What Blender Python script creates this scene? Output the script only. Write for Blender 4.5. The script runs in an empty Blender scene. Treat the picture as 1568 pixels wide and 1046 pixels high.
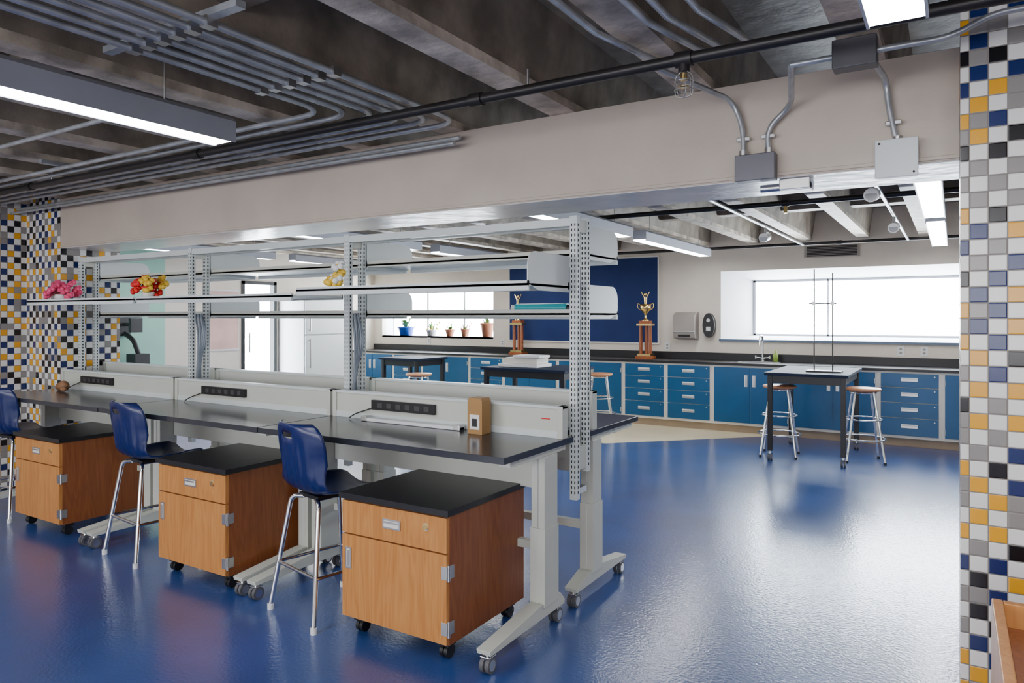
import bpy, bmesh, math, random
from mathutils import Vector, Matrix
random.seed(7)
# ------------------------------------------------------------------ materials
def nd(nt,t,**kw):
    n=nt.nodes.new(t)
    for k,v in kw.items(): setattr(n,k,v)
    return n
def mat(name,col,rough=.5,metal=0,var=0,vscale=4,bump=0,bscale=60,emit=0,ecol=None,stretch=(1,1,1),spec=.5,col2=None,coat=0,crough=.1,bdist=.01):
    m=bpy.data.materials.new(name); m.use_nodes=True
    nt=m.node_tree; b=nt.nodes['Principled BSDF']
    b.inputs['Base Color'].default_value=(*col,1)
    b.inputs['Roughness'].default_value=rough
    b.inputs['Metallic'].default_value=metal
    b.inputs['Specular IOR Level'].default_value=spec
    b.inputs['Coat Weight'].default_value=coat
    b.inputs['Coat Roughness'].default_value=crough
    if emit:
        b.inputs['Emission Color'].default_value=(*(ecol or col),1)
        b.inputs['Emission Strength'].default_value=emit
    tc=nd(nt,'ShaderNodeTexCoord'); mp=nd(nt,'ShaderNodeMapping'); mp.inputs['Scale'].default_value=stretch
    nt.links.new(tc.outputs['Object'],mp.inputs['Vector'])
    if var or col2:
        n=nd(nt,'ShaderNodeTexNoise'); n.inputs['Scale'].default_value=vscale; n.inputs['Detail'].default_value=6
        nt.links.new(mp.outputs[0],n.inputs['Vector'])
        r=nd(nt,'ShaderNodeValToRGB')
        c2=col2 or tuple(max(0,c*(1-var)) for c in col)
        r.color_ramp.elements[0].position=.35; r.color_ramp.elements[1].position=.65
        r.color_ramp.elements[0].color=(*c2,1); r.color_ramp.elements[1].color=(*col,1)
        nt.links.new(n.outputs['Fac'],r.inputs['Fac']); nt.links.new(r.outputs['Color'],b.inputs['Base Color'])
    if bump:
        n2=nd(nt,'ShaderNodeTexNoise'); n2.inputs['Scale'].default_value=bscale; n2.inputs['Detail'].default_value=3
        nt.links.new(mp.outputs[0],n2.inputs['Vector'])
        bp=nd(nt,'ShaderNodeBump'); bp.inputs['Strength'].default_value=bump; bp.inputs['Distance'].default_value=bdist
        nt.links.new(n2.outputs['Fac'],bp.inputs['Height']); nt.links.new(bp.outputs[0],b.inputs['Normal'])
        if coat: nt.links.new(bp.outputs[0],b.inputs['Coat Normal'])
    return m
def wood(name,c1,c2,rough=.35):
    m=mat(name,c1,rough)
    nt=m.node_tree; b=nt.nodes['Principled BSDF']
    tc=nd(nt,'ShaderNodeTexCoord'); mp=nd(nt,'ShaderNodeMapping'); mp.inputs['Scale'].default_value=(1,1,.12)
    nt.links.new(tc.outputs['Object'],mp.inputs['Vector'])
    w=nd(nt,'ShaderNodeTexNoise'); w.inputs['Scale'].default_value=9; w.inputs['Detail'].default_value=2; w.inputs['Distortion'].default_value=.6
    nt.links.new(mp.outputs[0],w.inputs['Vector'])
    mu=nd(nt,'ShaderNodeMath',operation='MULTIPLY'); mu.inputs[1].default_value=16
    fr=nd(nt,'ShaderNodeMath',operation='PINGPONG'); fr.inputs[1].default_value=1
    nt.links.new(w.outputs['Fac'],mu.inputs[0]); nt.links.new(mu.outputs[0],fr.inputs[0])
    n=nd(nt,'ShaderNodeTexNoise'); n.inputs['Scale'].default_value=120; n.inputs['Detail'].default_value=4
    mp2=nd(nt,'ShaderNodeMapping'); mp2.inputs['Scale'].default_value=(1,1,.04)
    nt.links.new(tc.outputs['Object'],mp2.inputs['Vector']); nt.links.new(mp2.outputs[0],n.inputs['Vector'])
    ad=nd(nt,'ShaderNodeMath',operation='MULTIPLY_ADD'); ad.inputs[1].default_value=.35
    m3=nd(nt,'ShaderNodeMath',operation='MULTIPLY'); m3.inputs[1].default_value=.75
    nt.links.new(n.outputs['Fac'],m3.inputs[0]); nt.links.new(fr.outputs[0],ad.inputs[0]); nt.links.new(m3.outputs[0],ad.inputs[2])
    r=nd(nt,'ShaderNodeValToRGB'); r.color_ramp.elements[0].position=.2; r.color_ramp.elements[1].position=.85
    r.color_ramp.elements[0].color=(*c1,1); r.color_ramp.elements[1].color=(*c2,1)
    nt.links.new(ad.outputs[0],r.inputs['Fac']); nt.links.new(r.outputs['Color'],b.inputs['Base Color'])
    return m
def tile_mat(name,s,uo,vo):
    m=bpy.data.materials.new(name); m.use_nodes=True
    nt=m.node_tree; b=nt.nodes['Principled BSDF']; L=nt.links.new
    def M(op,a,bv=None,c=None):
        n=nd(nt,'ShaderNodeMath',operation=op)
        for i,x in enumerate((a,bv,c)):
            if x is None: continue
            if isinstance(x,(int,float)): n.inputs[i].default_value=x
            else: L(x,n.inputs[i])
        return n.outputs[0]
    g=nd(nt,'ShaderNodeNewGeometry'); sp=nd(nt,'ShaderNodeSeparateXYZ'); L(g.outputs['Position'],sp.inputs[0])
    u=M('DIVIDE',M('SUBTRACT',M('ADD',sp.outputs[0],sp.outputs[1]),uo),s)
    v=M('DIVIDE',M('SUBTRACT',sp.outputs[2],vo),s)
    fu=M('FLOOR',u); fv=M('FLOOR',v)
    cb=nd(nt,'ShaderNodeCombineXYZ'); L(fu,cb.inputs[0]); L(fv,cb.inputs[1])
    wn=nd(nt,'ShaderNodeTexWhiteNoise',noise_dimensions='2D'); L(cb.outputs[0],wn.inputs['Vector'])
    par=M('FLOORED_MODULO',M('ADD',fu,fv),2)
    def ramp(cols):
        r=nd(nt,'ShaderNodeValToRGB'); r.color_ramp.interpolation='CONSTANT'
        e=r.color_ramp.elements
        while len(e)<len(cols): e.new(.5)
        for i,(p,c) in enumerate(cols): e[i].position=p; e[i].color=(*c,1)
        L(wn.outputs['Value'],r.inputs['Fac']); return r.outputs['Color']
    W=(.82,.81,.79); G=(.27,.255,.245); Y=(.78,.37,.012); N=(.008,.022,.12); K=(.004,.004,.007)
    r1=ramp([(0,W),(.86,G)]); r2=ramp([(0,Y),(.33,K),(.53,N),(.82,G)])
    mx=nd(nt,'ShaderNodeMix',data_type='RGBA'); L(par,mx.inputs[0]); L(r1,mx.inputs[6]); L(r2,mx.inputs[7])
    def edge(x):
        f=M('FRACT',x); return M('MINIMUM',f,M('SUBTRACT',1,f))
    ed=M('MINIMUM',edge(u),edge(v)); gr=M('LESS_THAN',ed,.035)
    mg=nd(nt,'ShaderNodeMix',data_type='RGBA'); L(gr,mg.inputs[0]); L(mx.outputs[2],mg.inputs[6]); mg.inputs[7].default_value=(.24,.22,.20,1)
    L(mg.outputs[2],b.inputs['Base Color'])
    L(M('MULTIPLY_ADD',gr,.5,.22),b.inputs['Roughness'])
    bp=nd(nt,'ShaderNodeBump'); bp.inputs['Strength'].default_value=.5; bp.inputs['Distance'].default_value=.003
    L(M('MINIMUM',M('MULTIPLY',ed,12),1),bp.inputs['Height']); L(bp.outputs[0],b.inputs['Normal'])
    return m

TILE=tile_mat('mosaic_tile',.053,.046+2.85,.01)
FLOORB=mat('blue_rubber_floor',(.026,.080,.30),.36,var=.3,vscale=1.6,bump=.8,bscale=60,bdist=.0018,spec=.5,coat=.9,crough=.13)
FLOORC=mat('cream_floor_vinyl',(.80,.70,.48),.4,var=.08)
BEAM=mat('taupe_beam_paint',(.57,.49,.41),.45,var=.1,vscale=3,bump=.35,bscale=12)
BEAMU=mat('glossy_soffit_lit',(.78,.76,.76),.25,var=.08,vscale=3,bump=.35,bscale=9,spec=.8)  # glossier beam paint; paler colour imitates light bounced onto the underside
WALL=mat('cream_wall_paint',(.80,.72,.62),.7,var=.04,bump=.1,bscale=40)
WALLW=mat('white_reveal_paint',(.85,.86,.88),.6,var=.03)
GREEN=mat('green_wall_paint',(.34,.62,.50),.6,var=.05)
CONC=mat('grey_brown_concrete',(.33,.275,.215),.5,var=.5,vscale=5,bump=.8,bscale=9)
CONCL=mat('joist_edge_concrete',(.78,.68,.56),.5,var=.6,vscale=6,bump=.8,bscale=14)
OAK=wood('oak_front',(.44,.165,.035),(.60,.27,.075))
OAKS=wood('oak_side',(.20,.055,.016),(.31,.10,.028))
BLK=mat('black_laminate',(.012,.012,.015),.35,var=.2)
TOP=mat('charcoal_epoxy_top',(.03,.033,.043),.2,var=.2,spec=.7)
TOP2=mat('dark_table_top',(.02,.03,.06),.65,var=.2,spec=.1)
PUTTY=mat('putty_enamel',(.58,.60,.54),.38,var=.04)
PUTTYL=mat('light_enamel',(.66,.71,.71),.35,var=.03)
SLOT=mat('slot_black',(.02,.02,.02),.8,var=.1)
CHR=mat('chrome',(.78,.79,.80),.16,1,var=.06)
NAVY=mat('navy_plastic',(.007,.016,.10),.28,var=.1)
CBLUE=mat('cabinet_blue',(.002,.09,.235),.34,var=.1)
CREAM=mat('cabinet_cream',(.80,.77,.70),.45,var=.04)
TOE=mat('tan_toe_kick',(.42,.32,.22),.6,var=.15)
STEEL=mat('brushed_steel',(.62,.62,.62),.35,1,var=.1)
GALV=mat('galvanized_conduit',(.54,.57,.60),.33,.5,var=.3,vscale=12)
BPIPE=mat('black_iron_pipe',(.03,.027,.027),.4,.3,var=.3)
BPL=mat('black_plastic',(.012,.012,.014),.4,var=.15)
SOCK=mat('socket_grey',(.05,.05,.055),.5,var=.1)
RUB=mat('caster_rubber',(.10,.10,.11),.5,var=.1)
LIGHT=mat('light_lens',(1,1,1),.5,emit=25,ecol=(.98,.98,1),var=.01)
GLASSW=mat('daylight_frosted_glass',(.9,.95,1),.3,emit=30,ecol=(.86,.94,1),var=.01)
GLASSS=mat('south_fill_glow',(.9,.95,1),.3,emit=8.5,ecol=(.97,.97,1),var=.01)  # glowing pane added behind the camera as fill light
FIXT=mat('fixture_aluminium',(.42,.44,.50),.4,.3,var=.08)
BOARD=mat('navy_tack_board',(.006,.025,.13),.8,var=.15,bump=.2,bscale=200)
GOLD=mat('gold_plate',(.85,.62,.25),.25,1,var=.1)
REDW=mat('red_column',(.36,.10,.03),.3,var=.3)
TERRA=mat('terracotta',(.55,.22,.12),.7,var=.15)
POTB=mat('blue_glaze',(.02,.10,.5),.2,var=.1)
LEAF=mat('leaf_green',(.10,.25,.05),.5,var=.4)
RED=mat('red_petal',(.72,.015,.015),.5,var=.2)
PINK=mat('pink_petal',(.85,.08,.22),.5,var=.2)
YEL=mat('yellow_petal',(.85,.55,.04),.5,var=.2)
WHITE=mat('white_plastic',(.80,.81,.82),.4,var=.03)
CARD=mat('kraft_card',(.40,.22,.08),.7,var=.12)
DGR=mat('grey_dispenser',(.36,.32,.29),.4,var=.1)
TEAL=mat('teal_tube',(.02,.45,.52),.3,var=.1)
SEATW=wood('stool_seat_wood',(.50,.20,.09),(.64,.31,.15))
PAPER=mat('poster_paper',(.80,.52,.45),.7,var=.2,vscale=4)
CABLE=mat('grey_cable',(.26,.30,.36),.5,var=.1)
BONE=mat('brown_specimen',(.35,.17,.08),.6,var=.4,vscale=20)
# ------------------------------------------------------------------ mesh builder
class MB:
    def __init__(s): s.v=[];s.f=[];s.m=[];s.sm=[];s.mats=[]
    def mi(s,m):
        if m not in s.mats: s.mats.append(m)
        return s.mats.index(m)
    def add(s,vs,fs,m,sm=False,M=None):
        o=len(s.v); k=s.mi(m)
        for p in vs:
            p=Vector(p)
            if M is not None: p=M@p
            s.v.append(p)
        for f in fs: s.f.append([i+o for i in f]); s.m.append(k); s.sm.append(sm)
    def box(s,x0,x1,y0,y1,z0,z1,m,M=None):
        vs=[(x,y,z) for z in (z0,z1) for y in (y0,y1) for x in (x0,x1)]
        s.add(vs,[(0,2,3,1),(4,5,7,6),(0,1,5,4),(2,6,7,3),(0,4,6,2),(1,3,7,5)],m,M=M)
    def cyl(s,p0,p1,r,m,r1=None,n=14,M=None):
        s.tube([p0,p1],r,m,n=n,r1=r1,M=M)
    def tube(s,pts,r,m,n=10,r1=None,M=None):
        pts=[Vector(p) for p in pts]; N=len(pts); r1=r if r1 is None else r1
        T=[]
        for i in range(N):
            a=pts[max(0,i-1)]; b=pts[min(N-1,i+1)]; T.append((b-a).normalized())
        up=Vector((0,0,1)) if abs(T[0].z)<.9 else Vector((1,0,0))
        nrm=T[0].cross(up).normalized(); vs=[];fs=[]
        for i in range(N):
            nrm=(nrm-T[i]*nrm.dot(T[i])).normalized(); bi=T[i].cross(nrm)
            rr=r+(r1-r)*i/(N-1)
            for k in range(n):
                a=2*math.pi*k/n; vs.append(pts[i]+nrm*math.cos(a)*rr+bi*math.sin(a)*rr)
        for i in range(N-1):
            for k in range(n):
                k2=(k+1)%n; fs.append((i*n+k,i*n+k2,(i+1)*n+k2,(i+1)*n+k))
        s.add(vs,fs,m,True,M)
        s.add([vs[k] for k in range(n)],[tuple(range(n))[::-1]],m,False,M)
        s.add([vs[(N-1)*n+k] for k in range(n)],[tuple(range(n))],m,False,M)
    def lathe(s,c,prof,m,n=20,M=None):
        vs=[];fs=[]
        for (r,z) in prof:
            for k in range(n):
                a=2*math.pi*k/n
                vs.append((c[0]+r*math.cos(a),c[1]+r*math.sin(a),c[2]+z))
        for i in range(len(prof)-1):
            for k in range(n):
                k2=(k+1)%n; fs.append((i*n+k,i*n+k2,(i+1)*n+k2,(i+1)*n+k))
        s.add(vs,fs,m,True,M)
    def ball(s,c,r,m,sc=(1,1,1),n=10,M=None):
        pr=[(math.sin(math.pi*i/n)*r,-math.cos(math.pi*i/n)*r) for i in range(n+1)]
        vs=[];fs=[];k0=12
        for (rr,z) in pr:
            for k in range(k0):
                a=2*math.pi*k/k0; vs.append((c[0]+rr*math.cos(a)*sc[0],c[1]+rr*math.sin(a)*sc[1],c[2]+z*sc[2]))
        for i in range(n):
            for k in range(k0):
                k2=(k+1)%k0; fs.append((i*k0+k,i*k0+k2,(i+1)*k0+k2,(i+1)*k0+k))
        s.add(vs,fs,m,True,M)
    def prism(s,poly,axis,a0,a1,m,M=None):
        n=len(poly)
        def P(p,a):
            if axis=='x': return (a,p[0],p[1])
            if axis=='y': return (p[0],a,p[1])
            return (p[0],p[1],a)
        vs=[P(p,a0) for p in poly]+[P(p,a1) for p in poly]
        fs=[tuple(range(n))[::-1],tuple(range(n,2*n))]+[(i,(i+1)%n,n+(i+1)%n,n+i) for i in range(n)]
        s.add(vs,fs,m,M=M)
    def finish(s,name,loc=(0,0,0),rz=0,bevel=0,origin=None):
        me=bpy.data.meshes.new(name+'_mesh')
        o=Vector(origin) if origin else Vector((0,0,0))
        me.from_pydata([tuple(p-o) for p in s.v],[],s.f)
        for m in s.mats: me.materials.append(m)
        for i,p in enumerate(me.polygons): p.material_index=s.m[i]; p.use_smooth=s.sm[i]
        bm=bmesh.new(); bm.from_mesh(me)
        bmesh.ops.recalc_face_normals(bm,faces=bm.faces); bm.to_mesh(me); bm.free()
        ob=bpy.data.objects.new(name,me); bpy.context.scene.collection.objects.link(ob)
        ob.location=Vector(loc)+o; ob.rotation_euler=(0,0,rz)
        if bevel:
            b=ob.modifiers.new('bevel','BEVEL'); b.width=bevel; b.segments=2; b.limit_method='ANGLE'; b.angle_limit=math.radians(50)
        return ob
def inst(ob,loc,rz=0):
    o=ob.copy(); bpy.context.scene.collection.objects.link(o); o.location=loc; o.rotation_euler=(0,0,rz); return o
def fil(pts,r,n=7):
    pts=[Vector(p) for p in pts]; out=[pts[0]]
    for i in range(1,len(pts)-1):
        a,b,c=pts[i-1],pts[i],pts[i+1]
        d1=(a-b); d2=(c-b); rr=min(r,d1.length*.49,d2.length*.49)
        p0=b+d1.normalized()*rr; p2=b+d2.normalized()*rr
        for k in range(n+1):
            t=k/n; out.append(p0*(1-t)**2+b*2*t*(1-t)+p2*t*t)
    out.append(pts[-1]); return out
# ------------------------------------------------------------------ room shell
XE=2.5; XW=-9.2; XWN=-7.0; YS=-4; YN=9.95; ZC=2.86
b=MB(); b.box(XW-.2,XE+.2,YS-.2,YN+.6,-.1,0,FLOORB); b.finish('floor')
b=MB(); b.prism([(XW,7.5),(-3.5,7.75),(-2.0,9.25),(-1.9,9.42),(XW,9.42)],'z',0,.003,FLOORC); b.finish('floor_border')
b=MB(); b.box(XW-.2,XE+.2,YS-.2,YN+.2,ZC,ZC+.15,CONC); b.finish('ceiling')
b=MB()
x=-9.0
while x<XE:
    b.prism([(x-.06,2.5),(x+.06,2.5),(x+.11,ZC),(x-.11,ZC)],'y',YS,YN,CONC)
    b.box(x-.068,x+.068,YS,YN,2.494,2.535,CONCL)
    x+=.67
for yy in (-.6,1.6,5.6,8.0):
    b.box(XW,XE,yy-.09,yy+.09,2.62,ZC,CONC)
b.finish('ceiling_joists')
b=MB(); b.box(-6.4,.02,3.1,3.52,2.08,2.494,BEAM); b.box(-6.4,.02,3.1,3.52,2.075,2.08,BEAMU); b.box(-6.4,.02,3.092,3.1,2.085,2.10,BEAM); b.finish('ceiling_beam',bevel=.004)
b=MB(); b.box(.02,XE,2.85,3.45,0,2.53,TILE); b.finish('wall_pier_tiled')
b=MB(); b.box(XWN-.2,-6.4,3.1,3.6,0,ZC,TILE); b.finish('tiled_pillar')
b=MB(); b.box(XWN-.2,XWN,YS,3.1,0,ZC,TILE); b.finish('wall_west_tiled')
b=MB(); b.box(XW,XWN-.2,3.3,3.5,0,ZC,WALL); b.finish('wall_inner')
b=MB(); b.box(XE,XE+.2,YS,YN,0,ZC,WALL); b.finish('wall_east')
b=MB()
b.box(XWN-.2,XE,YS-.2,YS,0,.9,WALL); b.box(XWN-.2,XE,YS-.2,YS,2.4,ZC,WALL)
b.box(XWN-.2,-6.5,YS-.2,YS,.9,2.4,WALL); b.box(2,XE,YS-.2,YS,.9,2.4,WALL); b.finish('wall_south')
b=MB(); b.box(-6.5,2,YS-.15,YS-.12,.9,2.4,GLASSS)
for i in range(7):
    xx=-6.5+i*8.5/6; b.box(xx-.03,xx+.03,YS-.12,YS-.06,.9,2.4,STEEL)
b.finish('unseen_fill_window')  # unseen window band, put in to fill the near room with light
b=MB()
W1=(-9.0,-6.54,1.155,1.97); W2=(-2.75,.9,1.19,2.13)
def wallx(b,x0,x1,y0,y1,z0,z1,holes,m):
    xs=x0
    for (a,c,zl,zh) in holes:
        b.box(xs,a,y0,y1,z0,z1,m); b.box(a,c,y0,y1,z0,zl,m); b.box(a,c,y0,y1,zh,z1,m); xs=c
    b.box(xs,x1,y0,y1,z0,z1,m)
wallx(b,XW-.2,XE+.2,YN,YN+.1,0,ZC,[W1,W2],WALL); b.finish('wall_north')
def quad(b,ps,m): b.add(ps,[(0,1,2,3)],m)
b=MB(); y0=YN+.1; y1=YN+.5
xi0,xi1,zi0,zi1=-2.42,.75,1.235,2.01
x0,x1,z0,z1=W2
quad(b,[(x0,YN,z0),(xi0,y1,zi0),(xi0,y1,zi1),(x0,YN,z1)],WALLW)
quad(b,[(x1,YN,z0),(xi1,y1,zi0),(xi1,y1,zi1),(x1,YN,z1)],WALLW)
quad(b,[(x0,YN,z1),(x1,YN,z1),(xi1,y1,zi1),(xi0,y1,zi1)],WALLW)
quad(b,[(x0,YN,z0),(x1,YN,z0),(xi1,y1,zi0),(xi0,y1,zi0)],WALLW)
b.box(xi0,xi1,y1+.02,y1+.04,zi0,zi1,GLASSW)
for xx in (xi0,-1.45,xi1-.04): b.box(xx,xx+.03 if xx!=-1.45 else xx+.018,y1-.02,y1+.02,zi0,zi1,FIXT)
for zz in (zi0,zi1-.025): b.box(xi0,xi1,y1-.02,y1+.02,zz,zz+.025,FIXT)
b.box(x0-.02,x1,YN-.03,YN+.06,z0-.03,z0,mat('slate_sill',(.08,.13,.22),.3,var=.1))
b.finish('window_2')
b=MB(); x0,x1,z0,z1=W1; y1=YN+.35
b.box(x0-.02,x0,YN+.1,y1,z0,z1,WALLW); b.box(x1,x1+.02,YN+.1,y1,z0,z1,WALLW); b.box(x0,x1,YN+.1,y1,z1,z1+.02,WALLW); b.box(x0,x1,YN,y1,z0-.03,z0,WALLW)
b.box(x0,x1,y1,y1+.02,z0,z1,GLASSW)
for i in range(4):
    xx=x0+(x1-x0)*i/3; b.box(xx-.02,xx+.02,y1-.03,y1,z0,z1,STEEL)
b.finish('window_3')
b=MB()
b.box(XW-.2,XW,3.5,5.8,0,ZC,GREEN); b.box(XW-.2,XW,5.8,7.03,0,ZC,WALL)
b.box(XW-.2,XW,7.03,7.68,2.05,ZC,WALL); b.box(XW-.2,XW,7.68,YN,0,ZC,WALL); b.finish('wall_west')
b=MB(); b.box(XW-.1,XW-.08,7.08,7.63,.05,2.0,GLASSW)
b.box(XW-.12,XW+.02,7.03,7.08,0,2.05,BPL); b.box(XW-.12,XW+.02,7.63,7.68,0,2.05,BPL); b.box(XW-.12,XW+.02,7.03,7.68,2.0,2.05,BPL); b.box(XW-.12,XW+.02,7.03,7.68,0,.06,BPL)
b.cyl((XW+.05,7.14,.95),(XW+.05,7.14,1.25),.012,STEEL); b.cyl((XW,7.14,1),(XW+.05,7.14,1),.008,STEEL); b.cyl((XW,7.14,1.2),(XW+.05,7.14,1.2),.008,STEEL)
b.finish('door_1')
b=MB(); b.box(XW,XW+.012,6.42,6.96,1.02,1.88,PAPER); b.box(XW,XW+.02,6.40,6.98,1.0,1.02,WHITE); b.box(XW,XW+.02,6.40,6.98,1.88,1.90,WHITE)
b.finish('wall_poster')
# ------------------------------------------------------------------ lights
def fixture(x,y0,y1,z=2.3):
    b=MB(); w=.075
    b.prism([(x-w,z+.012),(x+w,z+.012),(x+w,z+.09),(x+w-.02,z+.11),(x-w+.02,z+.11),(x-w,z+.09)],'y',y0,y1,FIXT)
    b.box(x-w,x-w+.008,y0,y1,z-.004,z+.012,FIXT); b.box(x+w-.008,x+w,y0,y1,z-.004,z+.012,FIXT)
    b.box(x-w+.008,x+w-.008,y0+.01,y1-.01,z,z+.011,LIGHT)
    for yy in (y0+.3,y1-.3):
        b.cyl((x,yy,z+.11),(x,yy,2.62),.004,STEEL,n=6)
    b.finish('linear_pendant_light',origin=(x,(y0+y1)/2,z))
fixture(-.13,-.8,2.2); fixture(-2.86,-.9,2.1)
for x in (-.13,-2.8,-5.5,-8.1):
    fixture(x,4.3,6.7); fixture(x,7.05,9.4)
fixture(-5.5,-.9,2.0)
# ------------------------------------------------------------------ pipes & conduits
b=MB()
yp,zp=2.46,2.41
b.cyl((XWN+.005,yp,zp),(2.4,yp,zp),.021,BPIPE)
for x in (-5.5,-3.6,-1.7,.5): b.cyl((x-.03,yp,zp),(x+.03,yp,zp),.028,BPIPE)
for x in (-5.2,-1.45,1.2): b.cyl((x,yp,zp),(x,yp,2.493),.005,STEEL,n=6)
x=-.81
b.cyl((x,yp,zp),(x,yp,zp-.045),.02,BPIPE); b.cyl((x-.03,yp,zp),(x+.03,yp,zp),.028,BPIPE); b.cyl((x,yp,zp-.05),(x,yp,zp-.075),.012,GOLD)
b.lathe((x,yp,zp-.1),[(.0,0),(.018,.001),(.018,.004),(0,.005)],GOLD)
for a in range(6):
    t=a*math.pi/3; c,s_=math.cos(t),math.sin(t)
    b.tube(fil([(x+.012*c,yp+.012*s_,zp-.045),(x+.032*c,yp+.032*s_,zp-.06),(x+.032*c,yp+.032*s_,zp-.13),(x,yp,zp-.135)],.02),.0015,STEEL,n=5)
for zz in (-.08,-.11): b.tube([(x+.033*math.cos(k*math.pi/8),yp+.033*math.sin(k*math.pi/8),zp+zz) for k in range(17)],.0015,STEEL,n=5)
b.finish('sprinkler_pipe')
b=MB(); b.cyl((XW+.005,6.3,2.455),(XE-.005,6.3,2.455),.022,BPIPE)
for x in (-7,-4.2,-1.2): b.cyl((x,6.3,2.45),(x,6.3,2.37),.014,GOLD); b.cyl((x-.03,6.3,2.455),(x+.03,6.3,2.455),.03,BPIPE)
b.finish('sprinkler_branch_pipe')
b=MB(); b.cyl((XW+.005,9.62,2.42),(XE-.005,9.62,2.42),.02,BPIPE)
for x in (-7,-4.2,-1.2): b.cyl((x-.03,9.62,2.42),(x+.03,9.62,2.42),.027,BPIPE); b.cyl((x,9.62,2.42),(x,9.62,2.493),.006,STEEL)
b.finish('sprinkler_end_pipe')
b=MB()
for i in range(6):
    X=-2.06-.085*i; Y=2.84-.095*i; z=2.456
    b.tube(fil([(X,YS+.02,z),(X,Y,z),(XWN+.005,Y,z)],.16),.0135,GALV,n=8)
    for yy in (1.45,.3,-1.,2.0): b.box(X-.02,X+.02,yy-.02,yy+.02,2.440,2.474,STEEL)
for yy in (1.45,.3,-1.): b.box(-2.66,-1.90,yy-.018,yy+.018,2.470,2.493,GALV)
for xx in (-3.4,-4.9,-6.2): b.box(xx-.02,xx+.02,2.25,2.92,2.470,2.493,GALV)
for i,(yy,zz) in enumerate(((2.98,2.40),(3.03,2.44),(1.9,2.46))):
    b.tube([(XWN+.005,yy,zz),(-2.2 if i<2 else -3.1,yy,zz)],.012,GALV,n=8)
b.finish('conduit_bundle')
b=MB()
for i,x in enumerate((-1.05,-.87,-.8,-.7)):
    b.tube([(x,YS+.02,2.46),(x+.02,2.2,2.462),(x+.1,2.66,2.475)],.012,GALV,n=8)
b.tube([(-.5,2.72,2.41),(-.36,2.72,2.41)],.011,GALV,n=8); b.tube(fil([(-.22,2.72,2.41),(.0,2.72,2.41),(.1,2.72,2.46),(2.4,2.72,2.46)],.06),.011,GALV,n=8)
b.tube(fil([(-.98,2.6,2.46),(-.80,3.07,2.42),(-.755,3.075,2.3),(-.755,3.075,2.17)],.1),.0115,GALV,n=10)
b.tube(fil([(-.50,2.72,2.41),(-.56,3.06,2.36),(-.66,3.075,2.28),(-.65,3.075,2.17)],.08),.0115,GALV,n=10)
b.tube(fil([(-.25,2.75,2.41),(-.22,3.07,2.41),(-.21,3.075,2.3),(-.18,3.075,2.15)],.08),.0115,GALV,n=10)
for (x,z) in ((-.755,2.25),(-.655,2.25),(-.195,2.24)): b.box(x-.028,x+.028,3.068,3.092,z-.008,z+.008,STEEL)
for (x) in (-.755,-.65): b.cyl((x,3.075,2.17),(x,3.075,2.20),.018,STEEL)
b.cyl((-.18,3.075,2.155),(-.18,3.075,2.185),.018,STEEL)
b.box(-.78,-.62,3.03,3.09,2.065,2.175,mat('grey_box',(.14,.14,.16),.4,.5,var=.2))
b.box(-.25,-.115,3.04,3.09,2.03,2.165,PUTTYL); b.box(-.255,-.11,3.034,3.04,2.025,2.17,PUTTYL)
for (xx,zz) in ((-.24,2.155),(-.125,2.04)): b.cyl((xx,3.03,zz),(xx,3.036,zz),.004,SLOT,n=8)
b.box(-.36,-.22,2.69,2.76,2.36,2.46,mat('dark_box',(.10,.10,.11),.4,.5,var=.2))
b.box(-.62,-.5,3.12,3.22,2.03,2.075,STEEL); b.cyl((-.7,3.15,2.045),(-.5,3.15,2.045),.016,STEEL)
b.finish('beam_conduit_run',bevel=.003)
b=MB()
for x in (-1.6,-.45):
    b.tube([(x,3.6,2.40),(x,9.5,2.40)],.014,GALV,n=8)
for (x,y) in ((-.45,5.2),(-.45,7.2),(-1.6,7.4)):
    b.cyl((x,y,2.40),(x,y,2.34),.012,STEEL); b.cyl((x,y-.1,2.28),(x,y+.06,2.31),.045,STEEL); b.cyl((x,y-.101,2.28),(x,y-.102,2.28),.036,WHITE)
b.finish('track_spotlights')
b=MB(); b.tube([(XW+.01,4.15,2.46),(XE-.01,4.15,2.46)],.013,GALV,n=8); b.tube([(-1.3,4.15,2.46),(-1.3,4.15,2.38)],.02,GALV); b.box(-1.36,-1.24,4.1,4.2,2.30,2.38,STEEL)
b.finish('cross_conduit')
b=MB(); b.lathe((-3.25,2.3,2.6),[(0,0),(.05,0),(.075,.02),(.08,.05),(.05,.06),(0,.06)],WHITE); b.cyl((-3.25,2.3,2.65),(-3.25,2.3,ZC),.015,WHITE)
b.finish('smoke_detector')
# ------------------------------------------------------------------ casters
def caster(b,x,y,r,body,tire,dirx=1):
    for sx in (-.014,.014):
        b.cyl((x+sx-.009,y,r),(x+sx+.009,y,r),r,tire,n=18); b.cyl((x+sx-.0105,y,r),(x+sx+.0105,y,r),r*.68,body,n=18)
    b.prism([(y-.5*r,r*1.0),(y+.5*r,r*1.0),(y+.7*r,r*2.05),(y-.7*r,r*2.05)],'x',x-.004,x+.004,body)
    b.box(x-.025,x+.025,y-.7*r,y+.7*r,r*2.0,r*2.12,body)
    b.cyl((x,y,r*2.1),(x,y,r*2.1+.03),.012,body,n=10)
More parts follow.
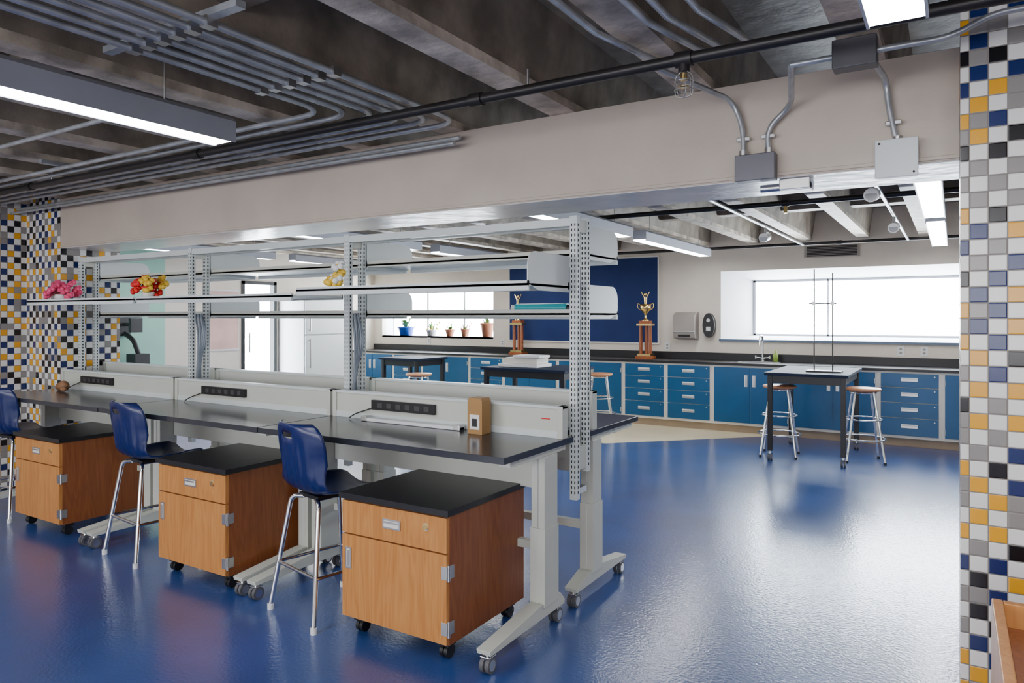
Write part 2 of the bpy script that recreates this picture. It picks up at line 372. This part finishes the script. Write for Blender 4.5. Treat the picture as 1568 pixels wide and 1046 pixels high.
# ------------------------------------------------------------------ workbenches
def bench(x0,x1,front=True,label=False):
    b=MB()
    if front: yt0,yt1=2.55,3.20; fy0,fy1=2.50,3.10; cy0,cy1=2.92,3.06; ry=3.10; rz=1.045
    else: yt0,yt1=3.38,4.06; fy0,fy1=3.30,3.88; cy0,cy1=3.45,3.57; ry=3.44; rz=1.09
    b.box(x0,x1,yt0,yt1,.87,.90,TOP)
    for xc in (x1-.05,x0+.05):
        w=.04
        b.prism([(fy0-.03,.085),(fy1+.03,.085),(fy1+.035,.105),(cy1+.03,.15),(cy0-.03,.15),(fy0-.035,.105)],'x',xc-.035,xc+.035,PUTTY)
        b.box(xc-w,xc+w,cy0,cy1,.13,.50,PUTTY)
        b.box(xc-w+.004,xc+w-.004,cy0+.006,cy1-.006,.50,.84,PUTTY)
        b.box(xc-.002,xc+.002,cy0-.002,cy0+.002,.15,.84,PUTTYL)
        b.box(xc-.03,xc+.03,yt0+.08,yt1-.05,.84,.87,PUTTY)
        for yy in (fy0,fy1): caster(b,xc,yy,.034,CHR,RUB)
    ya=cy1-.02 if front else cy0+.02
    b.box(x0+.09,x1-.09,ya-.012,ya+.012,.66,.86,PUTTY)
    b.box(x0+.09,x1-.09,ya-.02,ya+.02,.36,.40,PUTTY)
    d=.045
    b.box(x0+.01,x1-.01,ry,ry+d,.90,rz,PUTTY)
    b.box(x0+.01,x1-.01,ry-.006,ry+.01,.90,.935,PUTTYL)
    b.box(x0+.005,x1-.005,ry-.008,ry+d,rz,rz+.014,PUTTYL)
    b.box(x0+.005,x0+.035,ry-.01,ry+d,.90,rz+.014,PUTTY); b.box(x1-.035,x1-.005,ry-.01,ry+d,.90,rz+.014,PUTTY)
    if front:
        sx=x0+.33
        b.box(sx,sx+.46,ry-.022,ry,.962,1.018,BPL)
        for k in range(6):
            xx=sx+.05+k*.068; b.box(xx,xx+.035,ry-.024,ry-.021,.975,1.004,SOCK)
        if label: b.box(x1-.13,x1-.08,ry-.003,ry,.99,.996,RED)
        b.tube(fil([(sx,ry-.01,.97),(sx-.12,ry-.03,.93),(sx-.15,ry-.05,.905)],.05),.004,BPL,n=6)
    b.finish('lab_workbench',bevel=.004,origin=((x0+x1)/2,(yt0+yt1)/2,0))
MX=[(-3.2,-1.62),(-4.79,-3.21),(-6.38,-4.80)]
for i,m_ in enumerate(MX): bench(*m_,True,i==0)
for m_ in MX: bench(*m_,False)
# ------------------------------------------------------------------ upright posts & shelves
b=MB()
PX=[-1.63,-3.205,-4.795,-6.33]
def endplate(b,x,ya,yb,z0,z1):
    s=1 if yb>ya else -1; r=.07; pts=[(ya,z0-.03),(ya,z1)]
    for k in range(6):
        t=math.pi/2*k/5; pts.append((yb-s*r+s*r*math.sin(t),z1-r+r*math.cos(t)))
    pts+= [(yb,z0),(yb-s*.1,z0-.03)]
    b.prism(pts,'x',x-.003,x+.003,PUTTYL)
HW=.02
for pi,x in enumerate(PX):
    for (y0,y1,zb) in ((3.215,3.25,.575),(3.335,3.37,.70)):
        b.box(x-HW,x+HW,y0,y1,zb,2.01,PUTTYL)
        z=zb+.03
        while z<1.98:
            for dx in (-.009,.009): b.box(x+dx-.003,x+dx+.003,y0-.0008,y0,z,z+.014,SLOT)
            b.box(x+HW,x+HW+.0008,y0+.012,y0+.022,z,z+.014,SLOT)
            z+=.026
    b.box(x-.016,x+.016,3.25,3.335,1.93,1.99,PUTTY); b.box(x-.016,x+.016,3.25,3.335,.72,.84,PUTTY)
    b.box(x-.016,x+.016,3.25,3.335,.60,.63,STEEL)
    if pi in (1,2):
        for k in range(5):
            yy=3.265+.011*k; b.tube(fil([(x+.012*(k%2),yy,1.52),(x+.03+.01*k,yy,1.35),(x+.02-.01*k,yy,1.15),(x+.01,yy,.93)],.15),.008,CABLE,n=6)
for i in range(3):
    xa,xb=PX[i+1]+HW,PX[i]-HW
    b.box(xa,xb,3.22,3.25,1.96,2.0,PUTTYL); b.box(xa,xb,3.335,3.365,1.96,2.0,PUTTYL)
    z=1.655 if i==0 else 1.625
    def shelf(y0,y1,z,sx0=xa,sx1=xb,plates='both'):
        b.box(sx0,sx1,min(y0,y1),max(y0,y1),z-.012,z,PUTTYL)
        s=1 if y1>y0 else -1
        b.box(sx0,sx1,min(y1,y1-s*.012),max(y1,y1-s*.012),z-.035,z+.012,PUTTYL)
        b.box(sx0,sx1,min(y0,y0+s*.012),max(y0,y0+s*.012),z-.02,z+.02,PUTTY)
        if plates in('both','r'): endplate(b,sx1-.003,y0,y1,z-.002,z+.15)
        if plates=='both': endplate(b,sx0+.003,y0,y1,z-.002,z+.15)
    shelf(3.21,2.80,z,plates='r' if i==0 else 'none')
    shelf(3.375,3.82,1.52,plates='both'); shelf(3.375,3.82,1.835,plates='both')
b.finish('overhead_shelf_rack',bevel=.0015)
# ------------------------------------------------------------------ mobile oak cabinets
def mcab(x0,y0=2.46,w=.62):
    b=MB(); D=.62
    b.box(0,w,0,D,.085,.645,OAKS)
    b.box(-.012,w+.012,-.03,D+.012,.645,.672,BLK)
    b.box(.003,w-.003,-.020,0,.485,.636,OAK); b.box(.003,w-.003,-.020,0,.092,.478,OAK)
    def pull(cx,cz,W,H):
        b.box(cx-W/2,cx+W/2,-.025,-.020,cz-H/2,cz+H/2,STEEL)
        b.box(cx-W/2+.008,cx+W/2-.008,-.0262,-.0245,cz-H/2+.008,cz+H/2-.008,CREAM)
        if W>H: b.box(cx-W/2+.012,cx+W/2-.012,-.031,-.024,cz+H/2-.018,cz+H/2-.010,STEEL)
        else: b.box(cx+W/2-.018,cx+W/2-.010,-.031,-.024,cz-H/2+.012,cz+H/2-.012,STEEL)
    pull(w*.5,.565,.105,.045); pull(.045,.37,.035,.10)
    b.cyl((w-.115,-.028,.583),(w-.115,-.018,.583),.013,GOLD); b.cyl((w-.115,-.018,.583),(w-.115,-.0205,.583),.017,STEEL)
    for zz in (.40,.16):
        b.cyl((w+.004,-.012,zz-.035),(w+.004,-.012,zz+.035),.007,STEEL,n=10)
        b.box(w-.03,w+.004,-.0225,-.0195,zz-.028,zz+.028,STEEL); b.box(w,w+.0025,-.012,.03,zz-.028,zz+.028,STEEL)
    for (cx,cy) in ((.06,.06),(w-.06,.06),(.06,D-.06),(w-.06,D-.06)):
        for sx in (-.012,.012): b.cyl((cx+sx-.009,cy,.03),(cx+sx+.009,cy,.03),.03,BPL,n=16)
        b.box(cx-.03,cx+.03,cy-.03,cy+.03,.058,.085,BPL)
    return b.finish('mobile_oak_cabinet',loc=(x0,y0,0),bevel=.003)
c1=mcab(-2.46); inst(c1,(-3.97,2.48,0)); inst(c1,(-5.76,2.50,0))
# ------------------------------------------------------------------ shell lab chairs
def chair(x,y,rz):
    b=MB(); SH=.62
    for sx in (-1,1):
        for sy in (-1,1):
            b.tube(fil([(sx*.06,sy*.11,SH-.03),(sx*.13,sy*.14,SH-.035),(sx*.21,sy*.215,.02)],.05),.0125,CHR,n=10)
            b.cyl((sx*.21,sy*.215,.0),(sx*.21,sy*.215,.03),.016,WHITE,n=10)
        b.cyl((sx*.06,-.11,SH-.03),(sx*.06,.11,SH-.03),.011,CHR)
    R=.186
    zz=.245; q=[(R,R),(-R,R),(-R,-R),(R,-R)]
    for i in range(4):
        a=q[i]; c=q[(i+1)%4]; b.cyl((a[0],a[1],zz),(c[0],c[1],zz),.009,CHR,n=8)
    b.box(-.09,.09,-.12,.12,SH-.03,SH-.012,BPL)
    prof=[(.225,-.045,.15),(.22,-.015,.18),(.19,.0,.205),(.12,.0,.218),(.04,-.008,.225),(-.05,-.012,.225),(-.12,-.005,.222),(-.165,.02,.215),(-.19,.06,.205),(-.203,.11,.20),(-.213,.16,.205),(-.223,.21,.213),(-.232,.255,.218),(-.24,.285,.216),(-.246,.315,.205),(-.252,.342,.182),(-.256,.36,.14)]
    NX=28; vs=[];fs=[]
    for j,(py,pz,hw) in enumerate(prof):
        back=min(1,max(0,(j-6)/4))
        for i in range(NX+1):
            u=-1+2*i/NX; xx=u*hw
            curl=abs(u)**2.2
            yy=py+back*curl*.075; z=pz+(1-back)*curl*.035
            if 7<=j<=12:
                rib=math.cos(u*math.pi*7)*.5+.5
                yy+=-.012*rib*math.sin((j-6)/7*math.pi)*(1 if abs(u)<.85 else 0)
            vs.append((xx,yy,SH+z))
    for j in range(len(prof)-1):
        for i in range(NX):
            if j in (13,) and 11<=i<=16: continue
            a=j*(NX+1)+i; fs.append((a,a+1,a+NX+2,a+NX+1))
    me=bpy.data.meshes.new('t'); me.from_pydata(vs,[],fs); bm=bmesh.new(); bm.from_mesh(me)
    bmesh.ops.recalc_face_normals(bm,faces=bm.faces); bmesh.ops.solidify(bm,geom=bm.faces[:],thickness=.006)
    bm.verts.ensure_lookup_table()
    b.add([v.co.copy() for v in bm.verts],[[v.index for v in f.verts] for f in bm.faces],NAVY,True); bm.free()
    return b.finish('shell_lab_stool',loc=(x,y,0),rz=rz)
ch=chair(-2.73,2.62,math.radians(-12)); inst(ch,(-4.33,2.66,0),math.radians(-6)); inst(ch,(-6.08,2.66,0),math.radians(8))
# ------------------------------------------------------------------ far base cabinets
YF=9.35
def bcab(x0,x1,kind):
    b=MB()
    b.box(x0,x1,YF,YN-.02,.1,.87,CREAM); b.box(x0,x1,YF+.05,YN-.02,0,.1,TOE)
    g=.03; yf=YF-.016
    if kind=='d':
        zs=[.13,.335,.51,.685,.85]
        for k in range(4):
            z0,z1=zs[k]+.004,zs[k+1]-.004; b.box(x0+g,x1-g,yf,YF,z0,z1,CBLUE)
            cx=(x0+x1)/2; cz=(z0+z1)/2+.01
            b.box(cx-.085,cx+.085,yf-.004,yf,cz-.022,cz+.022,STEEL); b.box(cx-.08,cx+.08,yf-.016,yf-.004,cz+.004,cz+.02,WHITE)
            b.cyl((x1-g-.04,yf-.004,z1-.03),(x1-g-.04,yf,z1-.03),.008,STEEL,n=8)
    else:
        xm=(x0+x1)/2
        for (a,c,px) in ((x0+g,xm-.003,xm-.05),(xm+.003,x1-g,xm+.05)):
            b.box(a,c,yf,YF,.134,.846,CBLUE)
            b.box(px-.02,px+.02,yf-.004,yf,.60,.75,STEEL); b.box(px-.016,px-.002,yf-.016,yf-.004,.605,.745,WHITE)
        for zz in (.2,.75):
            for xx in (x0+g,x1-g): b.cyl((xx,yf-.006,zz-.03),(xx,yf-.006,zz+.03),.006,STEEL,n=8)
    b.finish('base_cabinet',bevel=.002,origin=((x0+x1)/2,YF,0))
seq=[(-9.15,-8.2,'o'),(-8.2,-7.57,'d'),(-7.57,-6.6,'o'),(-6.6,-5.95,'d'),(-5.95,-5.0,'o'),(-5.0,-3.95,'o'),(-3.95,-3.33,'d'),(-3.33,-2.7,'d'),(-2.7,-1.72,'o'),(-1.72,-.75,'o'),(-.75,-.11,'d'),(-.11,.85,'o'),(.85,1.5,'d'),(1.5,2.45,'o')]
for s_ in seq: bcab(*s_)
b=MB(); b.box(XW+.01,XE-.01,YF-.03,YN-.032,.87,.902,BLK); b.finish('countertop',bevel=.003)
b=MB(); b.box(XW+.01,XE-.01,YN-.03,YN-.005,.872,1.0,BLK); b.finish('counter_backsplash',bevel=.003)
b=MB(); fx,fy=-2.15,9.78
b.cyl((fx,fy,.902),(fx,fy,.93),.028,CHR); b.tube(fil([(fx,fy,.93),(fx,fy,1.25),(fx,fy-.17,1.25),(fx,fy-.17,1.12)],.08),.013,CHR)
for s in (-1,1): b.cyl((fx,fy,.95),(fx+s*.09,fy,.96),.009,CHR); b.cyl((fx+s*.09,fy,.945),(fx+s*.09,fy,.985),.014,CHR)
b.finish('gooseneck_faucet')
b=MB(); b.box(-2.4,-1.9,9.42,9.44,.903,.908,STEEL);b.box(-2.4,-1.9,9.68,9.7,.903,.908,STEEL);b.box(-2.4,-2.38,9.42,9.7,.903,.908,STEEL);b.box(-1.92,-1.9,9.42,9.7,.903,.908,STEEL);b.box(-2.38,-1.92,9.44,9.68,.9025,.904,SLOT)
b.finish('sink')
b=MB(); b.lathe((-1.98,9.76,.903),[(0,0),(.03,0),(.032,.1),(.012,.13),(.012,.16),(0,.16)],mat('green_bottle',(.35,.5,.1),.2,var=.1)); b.finish('soap_bottle')
b=MB(); b.box(-6.2,-3.66,YN-.02,YN,1.12,2.37,BOARD)
for (a,c,z0,z1) in ((-6.22,-3.64,1.10,1.12),(-6.22,-3.64,2.37,2.39),(-6.22,-6.2,1.12,2.37),(-3.66,-3.64,1.12,2.37)): b.box(a,c,YN-.025,YN,z0,z1,CREAM)
b.finish('tack_board')
b=MB(); b.box(-1.66,-1.0,YN-.02,YN,2.27,2.42,DGR)
for k in range(7): b.box(-1.63,-1.03,YN-.024,YN-.019,2.283+k*.019,2.295+k*.019,SLOT)
b.finish('wall_vent')
b=MB(); b.prism([(YN,1.17),(YN-.18,1.20),(YN-.2,1.3),(YN-.19,1.52),(YN-.12,1.56),(YN,1.565)],'x',-3.37,-3.06,DGR); b.box(-3.3,-3.13,YN-.203,YN-.19,1.22,1.25,SLOT); b.box(-3.37,-3.06,YN-.205,YN-.19,1.28,1.3,STEEL)
b.finish('paper_towel_dispenser',bevel=.012)
b=MB(); pts=[(-2.90+.085*math.cos(t*math.pi/10),1.38+.17*math.sin(t*math.pi/10)) for t in range(20)]
b.prism(pts,'y',YN-.09,YN,BPL); b.box(-2.93,-2.87,YN-.1,YN-.09,1.3,1.36,WHITE); b.cyl((-2.9,YN-.1,1.45),(-2.9,YN-.09,1.45),.025,STEEL)
b.finish('soap_dispenser',bevel=.008)
for (x,z) in ((-3.52,1.07),(-.55,1.08),(-.3,1.08),(-7.9,1.07),(-6.35,1.07)):
    b=MB(); b.box(x-.04,x+.04,YN-.008,YN,z-.06,z+.06,WHITE)
    for dz in (-.022,.022): b.box(x-.014,x+.014,YN-.010,YN-.007,z+dz-.012,z+dz+.012,DGR)
    b.finish('wall_outlet')
def trophy(x,y):
    b=MB(); z=.903
    b.box(x-.12,x+.12,y-.09,y+.09,z,z+.04,REDW); b.box(x-.10,x+.10,y-.07,y+.07,z+.04,z+.07,GOLD)
    for (dx,dy) in ((-.07,0),(.07,0),(0,.03)): b.cyl((x+dx,y+dy,z+.07),(x+dx,y+dy,z+.47),.024,REDW)
    b.box(x-.11,x+.11,y-.07,y+.07,z+.47,z+.50,GOLD); b.box(x-.08,x+.08,y-.055,y+.055,z+.50,z+.54,REDW)
    b.lathe((x,y,z+.54),[(.05,0),(.05,.015),(.014,.03),(.014,.09),(.04,.12),(.075,.17),(.08,.23),(.06,.235),(.02,.24),(0,.24)],GOLD)
    for s in (-1,1): b.tube(fil([(x+s*.05,y,z+.68),(x+s*.12,y,z+.72),(x+s*.12,y,z+.79),(x+s*.075,y,z+.77)],.03),.006,GOLD,n=6)
    b.cyl((x,y,z+.78),(x,y,z+.88),.018,GOLD,r1=.026); b.ball((x,y,z+.915),.024,GOLD)
    for s in (-1,1): b.cyl((x+s*.02,y,z+.87),(x+s*.06,y,z+.95),.008,GOLD,n=6)
    b.finish('trophy',origin=(x,y,z))
trophy(-3.72,9.6); trophy(-5.84,9.6)
def plant(x,y,z,r,h,pm,flower=None,n=26):
    b=MB(); b.lathe((x,y,z),[(0,0),(r*.7,0),(r*.95,h*.85),(r*1.05,h*.85),(r*1.05,h),(r*.85,h),(r*.8,h*.8),(0,h*.8)],pm)
    for k in range(n):
        a=random.uniform(0,6.28); L=random.uniform(.7,1.5)*r; t=random.uniform(.3,1)
        p0=Vector((x,y,z+h*.8)); p1=p0+Vector((math.cos(a)*L*.5,math.sin(a)*L*.5,L*t)); p2=p0+Vector((math.cos(a)*L,math.sin(a)*L,L*t*1.1)); w=Vector((-math.sin(a),math.cos(a),0))*r*.16
        b.add([p0-w*.3,p0+w*.3,p1+w,p2,p1-w],[(0,1,2,3,4)],LEAF)
        if flower and k%3==0: b.ball(tuple(p2),r*.16,flower,n=5)
    b.finish('potted_plant',origin=(x,y,z))
plant(-8.55,10.1,1.156,.16,.16,POTB); plant(-7.96,10.1,1.156,.10,.11,WHITE,YEL,34); plant(-7.55,10.1,1.156,.085,.12,TERRA); plant(-7.22,10.1,1.156,.08,.13,TERRA,PINK); plant(-6.77,10.12,1.156,.12,.24,TERRA)
# ------------------------------------------------------------------ far tables, stools
def table(x0,x1,y0,y1,h=.92):
    b=MB(); b.box(x0,x1,y0,y1,h-.03,h,TOP2); b.box(x0+.04,x1-.04,y0+.04,y1-.04,h-.11,h-.03,BPL)
    for x in (x0+.05,x1-.05):
        for y in (y0+.06,y1-.06):
            b.box(x-.024,x+.024,y-.024,y+.024,.1,h-.03,BPL); caster(b,x,y,.036,CHR,RUB)
    b.finish('lab_table',bevel=.003,origin=((x0+x1)/2,(y0+y1)/2,0))
table(-1.68,-.88,7.7,8.95); table(-4.65,-3.55,6.8,7.55); table(-6.95,-6.25,7.6,8.3)
def stool(x,y,rz=0):
    b=MB(); H=.76
    b.lathe((0,0,H-.03),[(0,0),(.155,0),(.172,.008),(.175,.02),(.165,.03),(0,.032)],SEATW,n=28)
    b.tube([(.12*math.cos(k*math.pi/12),.12*math.sin(k*math.pi/12),H-.045) for k in range(25)],.011,CHR,n=8)
    for k in range(4):
        a=math.pi/4+k*math.pi/2; c,s=math.cos(a),math.sin(a)
        b.tube(fil([(.12*c,.12*s,H-.035),(.13*c,.13*s,H-.08),(.25*c,.25*s,.015)],.03),.012,CHR,n=8)
        b.cyl((.25*c,.25*s,0),(.25*c,.25*s,.025),.015,BPL,n=8)
    for zz,R in ((.24,.213),(.44,.178)): b.tube([(R*math.cos(k*math.pi/16),R*math.sin(k*math.pi/16),zz) for k in range(33)],.008,CHR,n=8)
    return b.finish('round_stool',loc=(x,y,0),rz=rz)
st=stool(-1.60,8.08,.1); inst(st,(-.80,8.22,0),.25); inst(st,(-3.95,8.55,0),.5); inst(st,(-5.95,7.28,0),.2)
b=MB(); z=.921
b.box(-1.32,-.98,7.98,8.16,z,z+.015,BPL)
for x in (-1.25,-1.07): b.cyl((x,8.07,z+.015),(x,8.07,2.0 if x<-1.1 else 1.96),.007,BPIPE,n=8)
b.cyl((-1.30,8.07,1.64),(-1.03,8.07,1.64),.006,BPIPE,n=8)
for x in (-1.25,-1.07): b.box(x-.015,x+.015,8.05,8.09,1.62,1.66,STEEL)
b.finish('ring_stand')
b=MB(); b.box(-4.5,-3.98,6.95,7.3,.921,.96,WHITE); b.box(-4.42,-4.0,6.98,7.25,.961,1.03,CREAM); b.box(-4.3,-3.95,6.95,7.2,1.031,1.06,WHITE)
b.finish('stacked_trays',bevel=.006)
b=MB(); b.box(-9.18,-8.6,7.72,8.6,.04,1.84,PUTTYL); b.box(-8.6,-8.57,7.73,8.59,.06,1.2,PUTTYL); b.box(-8.6,-8.57,7.73,8.59,1.22,1.83,PUTTYL)
for (z0,z1) in ((.7,1.15),(1.27,1.6)): b.cyl((-8.53,7.79,z0),(-8.53,7.79,z1),.012,STEEL)
for (z0) in (.72,1.13,1.29,1.58): b.cyl((-8.57,7.79,z0),(-8.53,7.79,z0),.008,STEEL)
for y in (7.78,8.54): b.box(-9.1,-8.65,y-.03,y+.03,0,.04,BPL)
b.finish('refrigerator',bevel=.008)
b=MB(); b.box(XW,XW+.03,5.15,5.3,1.25,1.5,BPL); b.tube(fil([(XW+.03,5.22,1.4),(XW+.2,5.3,1.4),(XW+.3,5.2,1.4)],.06),.022,BPL)
b.box(XW+.29,XW+.34,5.12,5.28,1.3,1.48,BPL); b.tube(fil([(XW+.03,5.22,1.28),(XW+.18,5.25,1.2),(XW+.22,5.3,1.0)],.06),.03,BPL); b.box(XW+.1,XW+.3,5.2,5.4,.85,1.02,BPL)
b.finish('wall_bracket_arm',bevel=.004)
# ------------------------------------------------------------------ things on benches and shelves
b=MB(); b.box(-2.12,-2.03,2.985,3.065,.901,1.07,CARD); b.box(-2.105,-2.045,2.983,2.985,.925,1.0,WHITE); b.box(-2.09,-2.06,2.982,2.984,.94,.98,BPL)
b.prism([(-2.12,1.07),(-2.03,1.07),(-2.04,1.085),(-2.11,1.085)],'y',2.985,3.065,CARD); b.finish('cardboard_box')
def flowers(x,y,z,m,n,R,name='artificial_flowers',m2=None):
    b=MB(); b.lathe((x,y,z),[(0,0),(.035,0),(.045,.05),(.04,.055),(0,.05)],WHITE)
    for k in range(n):
        a=random.uniform(0,6.28); rr=random.uniform(.1,1)*R; h=random.uniform(.02,.13)
        c=Vector((x+math.cos(a)*rr,y+math.sin(a)*rr*.7,z+h+.02)); mm=m if (not m2 or k%3) else m2
        b.cyl((x,y,z+.04),tuple(c),.002,LEAF,n=5); b.ball(tuple(c),.012,YEL,n=5)
        for p in range(5):
            t=p*6.283/5+k; d=Vector((math.cos(t),math.sin(t)*.7,math.sin(t)*.6))*.026
            b.ball(tuple(c+d),.021,mm,sc=(1,.8,.9),n=5)
    b.finish(name,origin=(x,y,z))
flowers(-4.93,2.98,1.626,RED,20,.15,m2=YEL); flowers(-6.15,2.98,1.626,PINK,20,.17); flowers(-3.06,2.98,1.656,YEL,7,.06,m2=WHITE)
b=MB(); zt=1.521+.028
b.cyl((-2.2,3.6,zt),(-1.86,3.6,zt),.028,TEAL); b.cyl((-1.86,3.6,zt),(-1.75,3.6,zt),.02,BPL); b.cyl((-1.75,3.6,zt),(-1.70,3.6,zt),.027,BPL); b.cyl((-2.23,3.6,zt),(-2.2,3.6,zt),.02,WHITE)
b.finish('teal_spotting_scope')
b=MB(); b.box(-2.9,-2.2,3.03,3.07,.901,.92,WHITE); b.box(-2.9,-2.86,3.025,3.075,.901,.93,STEEL); b.box(-2.24,-2.2,3.025,3.075,.901,.93,STEEL)
b.finish('under_shelf_light_strip',bevel=.003)
b=MB(); b.ball((-6.05,2.95,.946),.045,BONE,sc=(1.1,.9,.95)); b.ball((-5.99,2.92,.925),.025,BONE,sc=(1.2,.8,.8)); b.ball((-6.18,2.98,.933),.03,BONE,sc=(1,.9,1)); b.finish('animal_skull_model')
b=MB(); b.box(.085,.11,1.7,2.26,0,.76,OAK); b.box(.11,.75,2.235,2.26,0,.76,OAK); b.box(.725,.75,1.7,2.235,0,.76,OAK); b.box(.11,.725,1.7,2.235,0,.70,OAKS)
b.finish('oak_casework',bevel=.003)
# ------------------------------------------------------------------ world & camera
w=bpy.data.worlds.new('World'); bpy.context.scene.world=w; w.use_nodes=True
w.node_tree.nodes['Background'].inputs[0].default_value=(.8,.9,1,1); w.node_tree.nodes['Background'].inputs[1].default_value=1
cam=bpy.data.cameras.new('Camera'); co=bpy.data.objects.new('Camera',cam); bpy.context.scene.collection.objects.link(co)
co.location=(0,0,1.5); co.rotation_euler=(math.radians(90),0,math.radians(31.8))
cam.sensor_width=36; cam.lens=25.03; cam.shift_y=-.0242; cam.clip_start=.05
bpy.context.scene.camera=co
